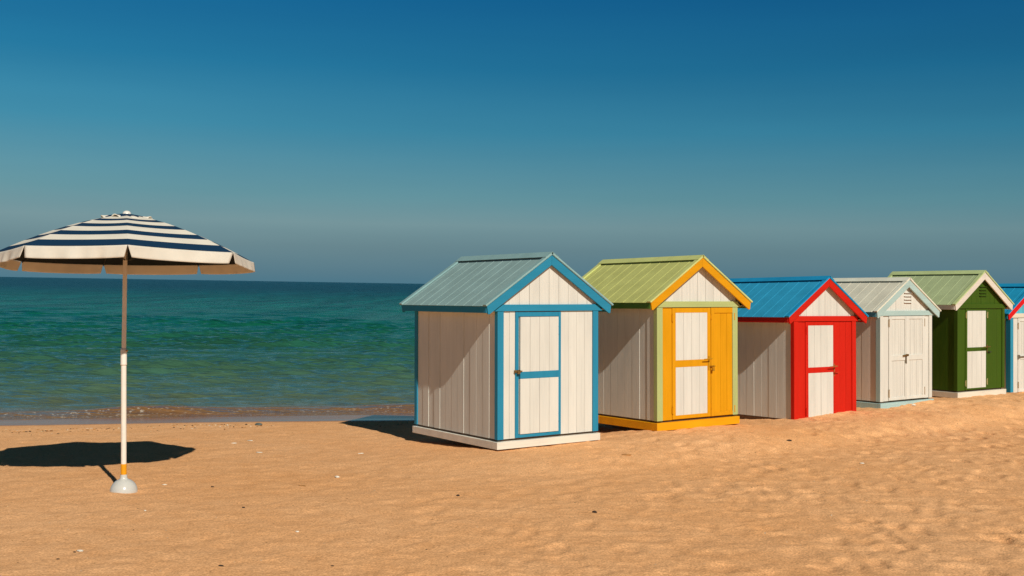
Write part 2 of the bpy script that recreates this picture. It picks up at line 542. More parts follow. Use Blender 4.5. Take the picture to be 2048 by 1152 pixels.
def door_yellow(root, q, sp, rs):
    d = leaf(root, rs, (0.241, 0.855, 0.006, 1.268), [(0.294, 0.801, 0.048, 0.592), (0.294, 0.801, 0.672, 1.211)],
             YELLOW, WHITE, out=0.022, frame_out=0.024, pw=0.128)
    hinge(d, 0.243, 1.153, paint(YELLOW), 0.08); hinge(d, 0.242, 0.109, paint(YELLOW), 0.08)
    lever(d, 0.706, 0.822, 0.678, 0.135, paint((0.5, 0.24, 0.01)))
    d2 = leaf(root, rs, (0.860, 1.247, 0.006, 1.268), [(0.915, 1.238, 0.05, 1.205)], YELLOW, YELLOW, out=0.018, frame_out=0.028, pw=0.108, recessed=True)
    hinge(d2, 0.862, 1.165, paint(YELLOW), 0.06); hinge(d2, 0.860, 0.126, paint(YELLOW), 0.06)
    hinge(d2, 1.249, 1.162, paint(YELLOW), 0.07); hinge(d2, 1.249, 0.073, paint(YELLOW), 0.07)
    hasp(d, 0.838, 0.915, 0.588, paint((0.42, 0.2, 0.01)))


def door_red(root, q, sp, rs):
    d = leaf(root, rs, (0.237, 0.822, 0.006, 1.224), [(0.290, 0.800, 0.02, 0.573), (0.290, 0.800, 0.645, 1.177)],
             RED, WHITE, out=0.022, frame_out=0.024, pw=0.128)
    hinge(d, 0.251, 1.116, paint(RED), 0.085); hinge(d, 0.246, 0.089, paint(RED), 0.085)
    lever(d, 0.669, 0.815, 0.650, 0.13, paint((0.38, 0.12, 0.03)))
    hasp(d, 0.795, 0.898, 0.566, paint((0.55, 0.04, 0.01)), False)


def door_white(root, q, sp, rs):
    for (a, b, pa, pb, hs) in ((0.206, 0.6005, 0.268, 0.579, 0.208), (0.6045, 1.044, 0.668, 0.994, 1.044)):
        d = leaf(root, rs, (a, b, 0.006, 1.157), [(pa, pb, 0.045, 0.546), (pa, pb, 0.620, 1.114)], WHITE, WHITE,
                 out=0.014, frame_out=0.026, pw=0.045, recessed=True)
        hinge(d, hs, 1.063, TANM, 0.10, 0.028); hinge(d, hs, 0.105, TANM, 0.10, 0.028)
        if hs < 0.5:
            m = MB()
            m.tube((0.515, -0.012, 0.612), (0.62, -0.022, 0.622), 0.012, 0.008, n=10)
            m.tube((0.60, 0.01, 0.617), (0.60, -0.03, 0.617), 0.016, n=12)
            m.build('handle', BRASS, d)
            m = MB(); m.tube((0.594, -0.004, 0.60), (0.594, -0.004, 0.50), 0.008, n=8)
            m.box((0.578, -0.002, 0.51), (0.610, 0.006, 0.59)); m.build('bolt', STEEL, d)


def door_green(root, q, sp, rs):
    d = leaf(root, rs, (0.211, 0.775, 0.006, 1.197), [(0.257, 0.733, 0.030, 0.571), (0.257, 0.733, 0.629, 1.168)],
             GREEN, WHITE, out=0.022, frame_out=0.024, pw=0.120)
    for u, w in ((0.224, 1.104), (0.213, 0.105), (0.764, 1.105), (0.760, 0.112)): hinge(d, u, w, plain('brassy_paint', (0.42, 0.36, 0.16), 0.5), 0.085)
    lever(d, 0.600, 0.757, 0.635, 0.09, BRASS)
    hasp(d, 0.770, 0.849, 0.553, plain('dark_metal', (0.03, 0.035, 0.02), 0.5), False)


def door_six(root, q, sp, rs):
    for (a, b, hs) in ((0.224, 0.605, 0.226), (0.609, 0.99, 0.988)):
        d = leaf(root, rs, (a, b, 0.006, 1.172), [(a + .055, b - .05, 0.05, 0.52), (a + .055, b - .05, 0.59, 1.12)], WHITE, WHITE,
                 out=0.014, frame_out=0.026, pw=0.06, recessed=True)
        hinge(d, hs, 1.05, TANM, 0.09); hinge(d, hs, 0.12, TANM, 0.09)
        if hs < 0.5:
            m = MB(); m.tube((0.215, -0.012, 0.562), (0.75, -0.012, 0.566), 0.009, n=8)
            m.box((0.212, -0.02, 0.535), (0.24, 0.006, 0.592)); m.build('bolt', STEEL, d)


SPECS = [
    dict(seed=1, label='beach hut with grey blue metal roof, bright blue trim and white blue-railed door', side=WHITE, front=WHITE, gable=WHITE, trim=[BLUE], barge=BLUE,
         fascia=BLUE, frieze=BLUE, soffit=CREAM, roof=(0.294, 0.442, 0.442), cap=(0.282, 0.461, 0.474), base=(0.78, 0.74, 0.65), trim_w=(0.074, 0.055),
         opening=(0.222, 0.803), fl=0.152, door=door_blue, rib=0.17),
    dict(seed=2, label='beach hut with olive green roof, yellow door boards, yellow base and pale green corners', side=WHITE, front=YELLOW, gable=WHITE, trim=[LGREEN], barge=YELLOW,
         fascia=(0.10, 0.22, 0.03), frieze=LGREEN, soffit=CREAM, roof=(0.589, 0.602, 0.205), cap=(0.640, 0.678, 0.256), base=(0.84, 0.37, 0.004), trim_w=(0.086, 0.058),
         opening=(0.241, 1.249), door=door_yellow, rib=0.165),
    dict(seed=3, label='red fronted beach hut with bright blue roof and white door panels', side=WHITE, front=RED, gable=WHITE, trim=[RED], barge=RED,
         fascia=(0.5, 0.012, 0.006), frieze=RED, soffit=CREAM, roof=(0.032, 0.346, 0.602), cap=(0.015, 0.294, 0.576), trim_w=(0.085, 0.055),
         opening=(0.237, 0.822), fl=0.172, door=door_red, rib=0.165),
    dict(seed=4, label='white beach hut with beige roof, pale aqua trim and closed white double doors', side=(0.78, 0.66, 0.56), front=WHITE, gable=WHITE, trim=[PALE, WHITE], barge=PALE,
         fascia=(0.1, 0.3, 0.36), frieze=PALE, soffit=(0.7, 0.25, 0.15), roof=(0.768, 0.730, 0.589), cap=(0.800, 0.794, 0.666), base=(0.42, 0.60, 0.60), trim_w=(0.07, 0.07),
         opening=(0.206, 1.046), door=door_white, rib=0.16, vent=(0.560, 0.733, (1.471, 1.426, 1.381, 1.337)), slot=plain('slot_shade_brown', (0.40, 0.2, 0.08), 0.8)),  # slot brown is painted shade, warmed by bounced light
    dict(seed=5, label='dark green beach hut with sage roof, cream barge boards and white door panels', side=GREEN, front=GREEN, gable=GREEN, trim=[GREEN], barge=(0.74, 0.68, 0.60),
         fascia=(0.74, 0.68, 0.60), frieze=GREEN, soffit=(0.6, 0.25, 0.12), roof=(0.461, 0.550, 0.301), cap=(0.538, 0.640, 0.307), base=(0.76, 0.71, 0.60), trim_w=(0.065, 0.06),
         opening=(0.211, 0.775), door=door_green, rib=0.165, vent=(0.565, 0.741, (1.522, 1.472, 1.427, 1.383)), slot=plain('slot_shade_dark', (0.006, 0.012, 0.004), 0.8)),  # near-black slot colour is painted shade
    dict(seed=6, label='beach hut cut by the photo edge, blue corners and red barge boards under blue roof', side=WHITE, front=WHITE, gable=(0.10, 0.48, 0.62), trim=[BLUE6], barge=(0.70, 0.008, 0.01),
         fascia=(0.02, 0.3, 0.42), frieze=CREAM, soffit=(0.25, 0.5, 0.55), roof=(0.019, 0.346, 0.614), cap=(0.015, 0.320, 0.602), trim_w=(0.08, 0.08),
         opening=(0.224, 0.992), door=door_six, rib=0.165),
]
for q, sp in zip(HUTS, SPECS):
    make_hut(q, sp)

# ------------------------------------------------------------------ noise fields for the ground and the sea
def hash2(ix, iy, seed):
    h = (ix.astype(np.int64) * 374761393 + iy.astype(np.int64) * 668265263 + seed * 144665) & 0x7fffffff
    h = ((h ^ (h >> 13)) * 1274126177) & 0x7fffffff
    h = (h ^ (h >> 16)) & 0xffff
    return h / 65535.0


def vnoise(x, y, seed=0):
    ix, iy = np.floor(x), np.floor(y)
    fx, fy = x - ix, y - iy
    fx = fx * fx * fx * (fx * (fx * 6 - 15) + 10); fy = fy * fy * fy * (fy * (fy * 6 - 15) + 10)
    a, b = hash2(ix, iy, seed), hash2(ix + 1, iy, seed)
    c, d = hash2(ix, iy + 1, seed), hash2(ix + 1, iy + 1, seed)
    return (a * (1 - fx) + b * fx) * (1 - fy) + (c * (1 - fx) + d * fx) * fy - 0.5


def fbm(x, y, seed=0, octv=4):
    s = 0; a = 1.0
    for k in range(octv):
        s = s + a * vnoise(x, y, seed + 17 * k); x, y, a = x * 2.03 + 3.1, y * 2.03 + 1.7, a * 0.5
    return s


def bowls(x, y, seed):
    """packed hollows with soft crests between them"""
    ix, iy = np.floor(x), np.floor(y)
    f1 = np.full_like(x, 9.0); f2 = np.full_like(x, 9.0); dp = np.zeros_like(x)
    for a in (-1, 0, 1):
        for b in (-1, 0, 1):
            cx, cy = ix + a, iy + b
            d = np.hypot(cx + hash2(cx, cy, seed) - x, cy + hash2(cx, cy, seed + 1) - y)
            near = d < f1
            f2 = np.where(near, f1, np.minimum(f2, d)); f1 = np.where(near, d, f1)
            dp = np.where(near, 1.25 * hash2(cx, cy, seed + 2) ** 1.3, dp)
    e = np.clip((f2 - f1 - 0.10) / 0.36, 0, 1)
    return -dp * e * e * (3 - 2 * e) + 0.4


def sstep(a, b, x):
    t = np.clip((x - a) / (b - a), 0, 1); return t * t * (3 - 2 * t)


def shore_y(x):
    """the water's edge, beach frame"""
    return 13.87 + 0.249 * (x + 6.63) + 0.08 * np.maximum(0, x + 0.5) ** 1.6 * np.where(x < 40, 1, 1) + 0.10 * vnoise(x * 0.45, x * 0 + 3.3, 5)


CP = np.array([
    (-0.149, 10.612, -1.634), (0.131, 10.811, -1.635), (0.390, 10.996, -1.634), (0.658, 11.186, -1.642), (0.879, 11.343, -1.646), (0.935, 11.383, -1.642),
    (1.616, 11.922, -1.633), (1.807, 12.059, -1.624), (2.030, 12.220, -1.611), (2.293, 12.408, -1.624), (2.530, 12.578, -1.638), (2.682, 12.687, -1.646),
    (3.509, 13.329, -1.673), (3.736, 13.501, -1.654), (4.135, 13.802, -1.649), (4.337, 13.954, -1.644), (4.522, 14.092, -1.664),
    (4.954, 14.413, -1.641), (5.224, 14.611, -1.633), (5.601, 14.889, -1.619), (5.963, 15.156, -1.606),
    (6.458, 15.537, -1.646), (6.772, 15.754, -1.621), (7.143, 16.009, -1.633), (7.460, 16.228, -1.650),
    (7.78, 16.72, -1.694), (7.884, 16.79, -1.692), (8.07, 16.92, -1.688), (8.6, 17.3, -1.68),
    (-1.113, 11.966, -1.751), (-0.655, 11.323, -1.706), (-0.324, 10.858, -1.672), (1.045, 12.717, -1.765), (2.988, 14.039, -1.785), (3.286, 13.644, -1.730),
    (4.730, 14.731, -1.739), (4.839, 14.583, -1.688), (6.240, 15.879, -1.686), (6.352, 15.717, -1.669),
    # hollows under the floors
    (0.0, 11.6, -1.74), (1.9, 13.0, -1.75), (3.6, 14.5, -1.79), (5.0, 15.4, -1.75), (6.5, 16.6, -1.72), (0.5, 12.3, -1.75),
])
UMB = (-3.03, 8.36)


def ground_base(x, y):
    d = shore_y(x) - y                                   # how far up the beach
    sea = -EYE - 0.0165 * x
    rel = np.where(d < 7, 0.028 * d, 0.196 + 0.012 * (d - 7))
    rel = np.where(d > 14, 0.28 + 0.02 * np.minimum(d - 14, 60), rel)
    rel = np.where(d < 0, 0.06 * d, rel)
    return np.maximum(sea + rel, sea - 2.5), d


_cb, _ = ground_base(CP[:, 0], CP[:, 1])
CR = CP[:, 2] - _cb
_ub, _ = ground_base(np.array([UMB[0]]), np.array([UMB[1]]))
CP = np.vstack([CP, (UMB[0], UMB[1], 0)]); CR = np.append(CR, -1.606 - _ub[0])

NF = 900
foot = np.column_stack([rng.uniform(-8, 11, NF), 4.0 + 13 * rng.random(NF) ** 1.2, rng.uniform(0, math.pi, NF),
                        rng.uniform(0.035, 0.085, NF), rng.uniform(0.004, 0.013, NF)])


def ground(x, y, detail=True):
    h, d = ground_base(x, y)
    num = np.zeros_like(h); den = np.full_like(h, 0.06)
    for (cx, cy, _), r in zip(CP, CR):
        s = 0.42 if cx > -2 else 1.3
        w = np.exp(-((x - cx) ** 2 + (y - cy) ** 2) / (2 * s * s))
        num += w * r; den += w
    h = h + num / den
    if not detail: return h, d
    dry = sstep(0.6, 1.6, d)
    trod = sstep(-3.0, 3.5, x - 0.35 * (y - 8)) * dry             # the trodden part lies to the right
    h = h + dry * (0.016 * fbm(x * 0.55, y * 0.55, 3, 3) + 0.005 * fbm(x * 2.1, y * 2.4, 8, 3) + (0.009 - 0.006 * trod) * fbm(x * 6.5, y * 6.5, 21, 3))
    h = h + trod * 0.004 * fbm(x * 4.1 + 0.5 * vnoise(x * 2, y * 2, 77), y * 4.7, 31, 3)
    wx, wy = x + 0.05 * vnoise(x * 5, y * 5, 51), y + 0.05 * vnoise(x * 5, y * 5, 52)
    patch = 0.55 + 0.9 * np.clip(vnoise(x * 0.7, y * 0.7, 53) + 0.35, 0, 1)
    h = h + (0.07 + 0.93 * trod) * dry * patch * (0.023 * bowls(wx / 0.21, wy / 0.34, 61) + 0.012 * bowls(wx / 0.12 + 3.3, wy / 0.17, 62))
    # foot hollows
    hh = np.zeros_like(h)
    for fx, fy, a, s, dep in foot:
        R = s * 4.2
        i0, i1 = np.searchsorted(YS, (fy - R, fy + R)); j0, j1 = np.searchsorted(XS, (fx - R, fx + R))
        if i1 <= i0 or j1 <= j0: continue
        X, Y = x[i0:i1, j0:j1] - fx, y[i0:i1, j0:j1] - fy
        ca, sa = math.cos(a), math.sin(a)
        u, v = (X * ca + Y * sa) / (s * 1.55), (-X * sa + Y * ca) / s
        r2 = u * u + v * v
        hh[i0:i1, j0:j1] += dep * (-np.exp(-r2 * 0.9) + 0.45 * np.exp(-(np.sqrt(r2) - 1.75) ** 2 * 2.2))
    h = h + hh * (0.06 + 0.94 * trod) * dry
    # scooped sand round the umbrella ball
    r = np.hypot(x - UMB[0], y - UMB[1])
    h = h - 0.010 * np.exp(-((r - 0.17) / 0.08) ** 2) + 0.026 * np.exp(-(((x - UMB[0] + .05) / 0.09) ** 2 + ((y - UMB[1] + 0.17) / 0.06) ** 2))
    # tide-line ripple and low berm
    h = h + 0.008 * np.exp(-((d - 1.35) / 0.25) ** 2) * (0.6 + vnoise(x * 1.7, y * 0.3, 9))
    return h, d


def axis(parts):
    out = [parts[0][0]]
    for a, b, s in parts:
        k = max(1, int(round((b - a) / s))); out += list(a + (b - a) * (np.arange(k) + 1) / k)
    return np.array(out)


XS = axis([(-400, -60, 40), (-60, -14, 2), (-14, -8.5, 0.3), (-8.5, 9.5, 0.03), (9.5, 16, 0.25), (16, 60, 2), (60, 400, 40)])
YS = axis([(-400, -40, 40), (-40, 0, 4), (0, 4.8, 0.2), (4.8, 8, 0.02), (8, 12, 0.028), (12, 18.5, 0.04), (18.5, 30, 0.4), (30, 60, 2), (60, 400, 40)])
gx, gy = np.meshgrid(XS, YS)
gh, gd = ground(gx, gy)
gh = np.minimum(gh, -0.9 + 0 * gh) if False else gh


def grid_object(name, P, nx, ny, mat, attrs):
    idx = np.arange(nx * ny).reshape(ny, nx)
    F = np.stack([idx[:-1, :-1], idx[:-1, 1:], idx[1:, 1:], idx[1:, :-1]], -1).reshape(-1, 4)
    me = bpy.data.meshes.new(name)
    me.vertices.add(len(P)); me.vertices.foreach_set('co', P.astype(np.float32).ravel())
    me.loops.add(F.size); me.loops.foreach_set('vertex_index', F.ravel().astype(np.int32))
    me.polygons.add(len(F)); me.polygons.foreach_set('loop_start', np.arange(0, F.size, 4, dtype=np.int32))
    me.polygons.foreach_set('use_smooth', np.ones(len(F), dtype=bool))
    me.update(calc_edges=True)
    for k, v in attrs.items():
        me.attributes.new(k, 'FLOAT', 'POINT').data.foreach_set('value', v.astype(np.float32).ravel())
    me.materials.append(mat)
    o = bpy.data.objects.new(name, me); COL.objects.link(o)
    return o


def sand_material():
    m, nt, n, l, b = nodes_of('beach_sand')
    geo = n.new('ShaderNodeNewGeometry')
    def noise(scale, det=4, vec=None, rough=0.55):
        t = n.new('ShaderNodeTexNoise'); t.inputs['Scale'].default_value = scale; t.inputs['Detail'].default_value = det
        t.inputs['Roughness'].default_value = rough
        l.new(vec or geo.outputs['Position'], t.inputs['Vector']); return t
    big, mid, fine, grain = noise(0.5, 3), noise(5.0, 5), noise(40, 4), noise(85, 1)
    r1 = ramp(n, [(0.32, (0.82, 0.425, 0.190)), (0.68, (0.83, 0.460, 0.228))]); l.new(big.outputs['Fac'], r1.inputs[0])
    r2 = ramp(n, [(0.3, (0.95, 0.91, 0.85)), (0.6, (1.02, 1.02, 1.01))]); l.new(mid.outputs['Fac'], r2.inputs[0])
    r3 = ramp(n, [(0.3, g(0.85)), (0.7, g(1.16))]); l.new(fine.outputs['Fac'], r3.inputs[0])
    r4 = ramp(n, [(0.32, g(0.80)), (0.68, g(1.24))]); l.new(grain.outputs['Fac'], r4.inputs[0])
    c = mixc(n, l, 1.0, r1.outputs[0], r2.outputs[0], 'MULTIPLY')
    c = mixc(n, l, 0.8, c, r3.outputs[0], 'MULTIPLY'); c = mixc(n, l, 0.9, c, r4.outputs[0], 'MULTIPLY')
    # tiny shell and plant crumbs mixed into the sand
    vo = n.new('ShaderNodeTexVoronoi'); vo.inputs['Scale'].default_value = 14
    l.new(geo.outputs['Position'], vo.inputs['Vector'])
    vm = ramp(n, [(0.06, g(1)), (0.12, g(0))]); l.new(vo.outputs['Distance'], vm.inputs[0])
    vc = ramp(n, [(0.0, (0.08, 0.045, 0.025)), (0.07, (0.05, 0.03, 0.02)), (0.075, (0.62, 0.5, 0.36)), (0.13, (0.55, 0.42, 0.28)), (0.135, (0.40, 0.2, 0.07)), (0.2, (0.45, 0.22, 0.08))], 'CONSTANT')
    sx = n.new('ShaderNodeSeparateColor'); l.new(vo.outputs['Color'], sx.inputs[0]); l.new(sx.outputs[0], vc.inputs[0])
    vs = ramp(n, [(0.19, g(1)), (0.2, g(0))], 'CONSTANT'); l.new(sx.outputs[0], vs.inputs[0])
    mm = n.new('ShaderNodeMath'); mm.operation = 'MULTIPLY'; l.new(vm.outputs[0], mm.inputs[0]); l.new(vs.outputs[0], mm.inputs[1])
    c = mixc(n, l, mm.outputs[0], c, vc.outputs[0])
    # wet sand near the water
    wet = n.new('ShaderNodeAttribute'); wet.attribute_name = 'wet'
    cw = mixc(n, l, 1.0, c, (0.40, 0.32, 0.26, 1), 'MULTIPLY')
    c2 = mixc(n, l, wet.outputs['Fac'], c, cw)
    l.new(c2, b.inputs['Base Color'])
    rr = ramp(n, [(0.0, g(0.92)), (0.6, g(0.4)), (1.0, g(0.13))]); l.new(wet.outputs['Fac'], rr.inputs[0]); l.new(rr.outputs[0], b.inputs['Roughness'])
    rs_ = ramp(n, [(0.0, g(0.08)), (1.0, g(0.6))]); l.new(wet.outputs['Fac'], rs_.inputs[0]); l.new(rs_.outputs[0], b.inputs['Specular IOR Level'])
    h = n.new('ShaderNodeMath'); h.operation = 'ADD'; l.new(fine.outputs['Fac'], h.inputs[0]); l.new(grain.outputs['Fac'], h.inputs[1])
    h2 = n.new('ShaderNodeMath'); h2.operation = 'MULTIPLY_ADD'; l.new(mid.outputs['Fac'], h2.inputs[0]); h2.inputs[1].default_value = 3.0; l.new(h.outputs[0], h2.inputs[2])
    bs = n.new('ShaderNodeMath'); bs.operation = 'MULTIPLY_ADD'; l.new(wet.outputs['Fac'], bs.inputs[0]); bs.inputs[1].default_value = -0.5; bs.inputs[2].default_value = 0.5
    bp = n.new('ShaderNodeBump'); bp.inputs['Distance'].default_value = 0.006
    l.new(bs.outputs[0], bp.inputs['Strength']); l.new(h2.outputs[0], bp.inputs['Height']); l.new(bp.outputs[0], b.inputs['Normal'])
    return m


wet = (1 - sstep(0.80, 1.05, gd + 0.16 * vnoise(gx * 0.8, gy * 0 + 1.1, 41))) * (0.93 + 0.14 * vnoise(gx * 0.5 + 2 * gd, gd * 9, 42))
P = to_world(np.column_stack([gx.ravel(), gy.ravel(), gh.ravel()]))
sand = grid_object('sand', P, len(XS), len(YS), sand_material(), {'wet': wet})
tag(sand, kind='structure')

# ------------------------------------------------------------------ sea
def sea_material():
    m, nt, n, l, b = nodes_of('sea_water')
    geo = n.new('ShaderNodeNewGeometry')
    at = n.new('ShaderNodeAttribute'); at.attribute_name = 'offshore'
    cr = ramp(n, [(0.0, (0.25, 0.135, 0.06)), (0.018, (0.19, 0.11, 0.05)), (0.034, (0.105, 0.135, 0.082)), (0.10, (0.072, 0.135, 0.088)), (0.20, (0.045, 0.122, 0.078)),
                  (0.36, (0.020, 0.108, 0.066)), (0.55, (0.006, 0.114, 0.072)), (0.78, (0.002, 0.112, 0.078)), (0.95, (0.001, 0.100, 0.088)), (0.992, (0.001, 0.065, 0.078)), (1.0, (0.001, 0.045, 0.066))])
    l.new(at.outputs['Fac'], cr.inputs[0])
    mp = n.new('ShaderNodeMapping'); mp.inputs['Scale'].default_value = (0.4, 1.1, 1); mp.inputs['Rotation'].default_value = (0, 0, -0.2)
    l.new(geo.outputs['Position'], mp.inputs['Vector'])
    t = n.new('ShaderNodeTexNoise'); t.inputs['Scale'].default_value = 1; t.inputs['Detail'].default_value = 5
    l.new(mp.outputs[0], t.inputs['Vector'])
    r = ramp(n, [(0.35, (1.10, 1.0, 0.88)), (0.65, (0.92, 1.04, 1.10))]); l.new(t.outputs['Fac'], r.inputs[0])
    c = mixc(n, l, 1.0, cr.outputs[0], r.outputs[0], 'MULTIPLY')
    # dashes farther out: light and dark of wavelets painted into the water colour
    m4 = n.new('ShaderNodeMapping'); m4.inputs['Scale'].default_value = (0.9, 0.13, 1)
    l.new(geo.outputs['Position'], m4.inputs['Vector'])
    t4 = n.new('ShaderNodeTexNoise'); t4.inputs['Scale'].default_value = 1; t4.inputs['Detail'].default_value = 4; t4.inputs['Roughness'].default_value = 0.65
    l.new(m4.outputs[0], t4.inputs['Vector'])
    m5 = n.new('ShaderNodeMapping'); m5.inputs['Scale'].default_value = (0.30, 0.022, 1)
    l.new(geo.outputs['Position'], m5.inputs['Vector'])
    t5 = n.new('ShaderNodeTexNoise'); t5.inputs['Scale'].default_value = 1; t5.inputs['Detail'].default_value = 5; t5.inputs['Roughness'].default_value = 0.7
    l.new(m5.outputs[0], t5.inputs['Vector'])
    r5 = ramp(n, [(0.38, (0.55, 0.6, 0.62)), (0.62, (1.35, 1.35, 1.4))]); l.new(t5.outputs['Fac'], r5.inputs[0])
    c = mixc(n, l, at.outputs['Fac'], c, mixc(n, l, 1.0, c, r5.outputs[0], 'MULTIPLY'))
    r4 = ramp(n, [(0.38, (0.5, 0.55, 0.55)), (0.62, (1.4, 1.4, 1.5))]); l.new(t4.outputs['Fac'], r4.inputs[0])
    sq = n.new('ShaderNodeMath'); sq.operation = 'POWER'; sq.inputs[1].default_value = 3.0; l.new(at.outputs['Fac'], sq.inputs[0])
    c = mixc(n, l, sq.outputs[0], c, mixc(n, l, 1.0, c, r4.outputs[0], 'MULTIPLY'))
    fo = n.new('ShaderNodeAttribute'); fo.attribute_name = 'foam'
    fn = n.new('ShaderNodeTexNoise'); fn.inputs['Scale'].default_value = 16; fn.inputs['Detail'].default_value = 6; fn.inputs['Roughness'].default_value = 0.7
    l.new(geo.outputs['Position'], fn.inputs['Vector'])
    fr = ramp(n, [(0.56, g(0)), (0.63, g(1))]); l.new(fn.outputs['Fac'], fr.inputs[0])
    fm = n.new('ShaderNodeMath'); fm.operation = 'MULTIPLY'; l.new(fo.outputs['Fac'], fm.inputs[0]); l.new(fr.outputs[0], fm.inputs[1])
    c = mixc(n, l, fm.outputs[0], c, (0.62, 0.55, 0.46, 1))
    l.new(c, b.inputs['Base Color'])
    b.inputs['IOR'].default_value = 1.33
    b.inputs['Roughness'].default_value = 0.07
    ro = ramp(n, [(0.0, g(0.06)), (0.4, g(0.1)), (1.0, g(0.3))]); l.new(at.outputs['Fac'], ro.inputs[0]); l.new(ro.outputs[0], b.inputs['Roughness'])
    sl = ramp(n, [(0.0, g(0.5)), (0.35, g(0.5)), (0.8, g(0.22)), (1.0, g(0.15))]); l.new(at.outputs['Fac'], sl.inputs[0]); l.new(sl.outputs[0], b.inputs['Specular IOR Level'])
    # small ripples the mesh is too coarse for
    m2 = n.new('ShaderNodeMapping'); m2.inputs['Scale'].default_value = (1.3, 3.4, 1); m2.inputs['Rotation'].default_value = (0, 0, -0.25)
    l.new(geo.outputs['Position'], m2.inputs['Vector'])
    t2 = n.new('ShaderNodeTexNoise'); t2.inputs['Scale'].default_value = 1; t2.inputs['Detail'].default_value = 4; t2.inputs['Roughness'].default_value = 0.6
    l.new(m2.outputs[0], t2.inputs['Vector'])
    m3 = n.new('ShaderNodeMapping'); m3.inputs['Scale'].default_value = (0.25, 0.7, 1); m3.inputs['Rotation'].default_value = (0, 0, -0.2)
    l.new(geo.outputs['Position'], m3.inputs['Vector'])
    t3 = n.new('ShaderNodeTexNoise'); t3.inputs['Scale'].default_value = 1; t3.inputs['Detail'].default_value = 6; t3.inputs['Roughness'].default_value = 0.65
    l.new(m3.outputs[0], t3.inputs['Vector'])
    ma = n.new('ShaderNodeMath'); ma.operation = 'MULTIPLY'; l.new(t3.outputs['Fac'], ma.inputs[0]); l.new(at.outputs['Fac'], ma.inputs[1])
    mb_ = n.new('ShaderNodeMath'); mb_.operation = 'MULTIPLY_ADD'; l.new(ma.outputs[0], mb_.inputs[0]); mb_.inputs[1].default_value = 4.0; l.new(t2.outputs['Fac'], mb_.inputs[2])
    bp = n.new('ShaderNodeBump'); bp.inputs['Strength'].default_value = 1.0; bp.inputs['Distance'].default_value = 0.13
    l.new(mb_.outputs[0], bp.inputs['Height']); l.new(bp.outputs[0], b.inputs['Normal'])
    return m


ys = [11.5]
while ys[-1] < 9000:
    y = ys[-1]
    ys.append(y + (0.035 if y < 17 else max(0.035, 0.00011 * y * y) if y < 120 else y * 0.06))
ys = np.array(ys)
nt_ = 760
tt = np.linspace(-1, 1, nt_)
SX = np.outer(0.62 * ys + 3.0, tt) + np.where(ys < 200, 0, 0)[:, None]
SX = SX * np.where(ys > 150, 1 + (ys - 150) / 150 * 0.6, 1).clip(1, 5)[:, None]
SY = np.repeat(ys[:, None], nt_, 1)
off = SY - shore_y(np.clip(SX, -40, 30))
amp = sstep(0.15, 3.0, off)
eta = np.zeros_like(SX)
for k in range(34):
    lam = 0.32 * (1.095 ** k)
    th = math.radians(104 + rng.normal(0, 15))            # wave direction, roughly towards the shore
    kk = 2 * math.pi / lam
    A = 0.0125 * lam ** 0.6 / (1 + (lam / 2.2) ** 2) * (1.3 if lam < 1.4 else 1.0)
    vis = 1 - sstep(0.18, 0.4, np.gradient(ys)[:, None] / lam)
    sn_ = np.sin(kk * (math.cos(th) * SX + math.sin(th) * SY) + rng.uniform(0, 6.28) + 2.2 * vnoise(SX / lam * 0.22, SY / lam * 0.22, 100 + k))
    eta += vis * A * (0.5 * (sn_ + 1) ** 2 - 0.75) * (1.0 + 1.1 * vnoise(SX / lam * 0.3 + k, SY / lam * 0.3, 150 + k))
eta *= amp * (0.6 + 0.5 * sstep(5, 18, off)) * (0.75 + 0.9 * vnoise(SX * 0.16, SY * 0.22, 60))
# low swells standing up as they near the beach
for (dist, w, A, sd) in ((3.4, 0.26, 0.028, 1), (6.4, 0.3, 0.035, 2), (9.6, 0.4, 0.045, 3), (13.5, 0.5, 0.05, 4), (18, 0.6, 0.055, 6), (24, 0.7, 0.06, 7), (31, 0.9, 0.07, 8), (40, 1.1, 0.08, 9)):
    o2 = off - dist - 1.6 * vnoise(SX * 0.12, SY * 0 + sd, 200 + sd) - 0.5 * vnoise(SX * 0.5, SY * 0 + sd, 210 + sd)
    eta += A * (0.8 if dist < 8 else 1.0) * np.exp(-(o2 / w) ** 2) * np.clip(0.1 + 2.2 * vnoise(SX * 0.28, SY * 0 + sd * 3.37, 220 + sd), 0, 1)
# the little breaking lip at the edge
lip = np.exp(-((off - 0.60 - 0.22 * vnoise(SX * 0.6, SY * 0, 300)) / 0.25) ** 2)
eta += 0.085 * lip * (0.8 + 0.7 * vnoise(SX * 0.8, SY * 0, 301))
eta += np.where(off < 0, -0.06, 0) * sstep(0, 0.8, -off)      # dives under the sand
eta += 0.004
foam = np.exp(-((off - 0.30) / 0.30) ** 2) * (0.75 + 0.8 * vnoise(SX * 0.7, SY * 0, 310)) + 0.5 * np.exp(-((off - 0.05) / 0.06) ** 2)
offs = np.clip(off, 0, None)
offs = 1 - np.exp(-offs / 38.0)
P = np.column_stack([SX.ravel(), SY.ravel(), eta.ravel()])
sea = grid_object('sea', P, nt_, len(ys), sea_material(), {'offshore': offs, 'foam': np.clip(foam, 0, 1)})
tag(sea, kind='structure')

# ------------------------------------------------------------------ parasol
F_PX, HY = 2142.6, 570.0


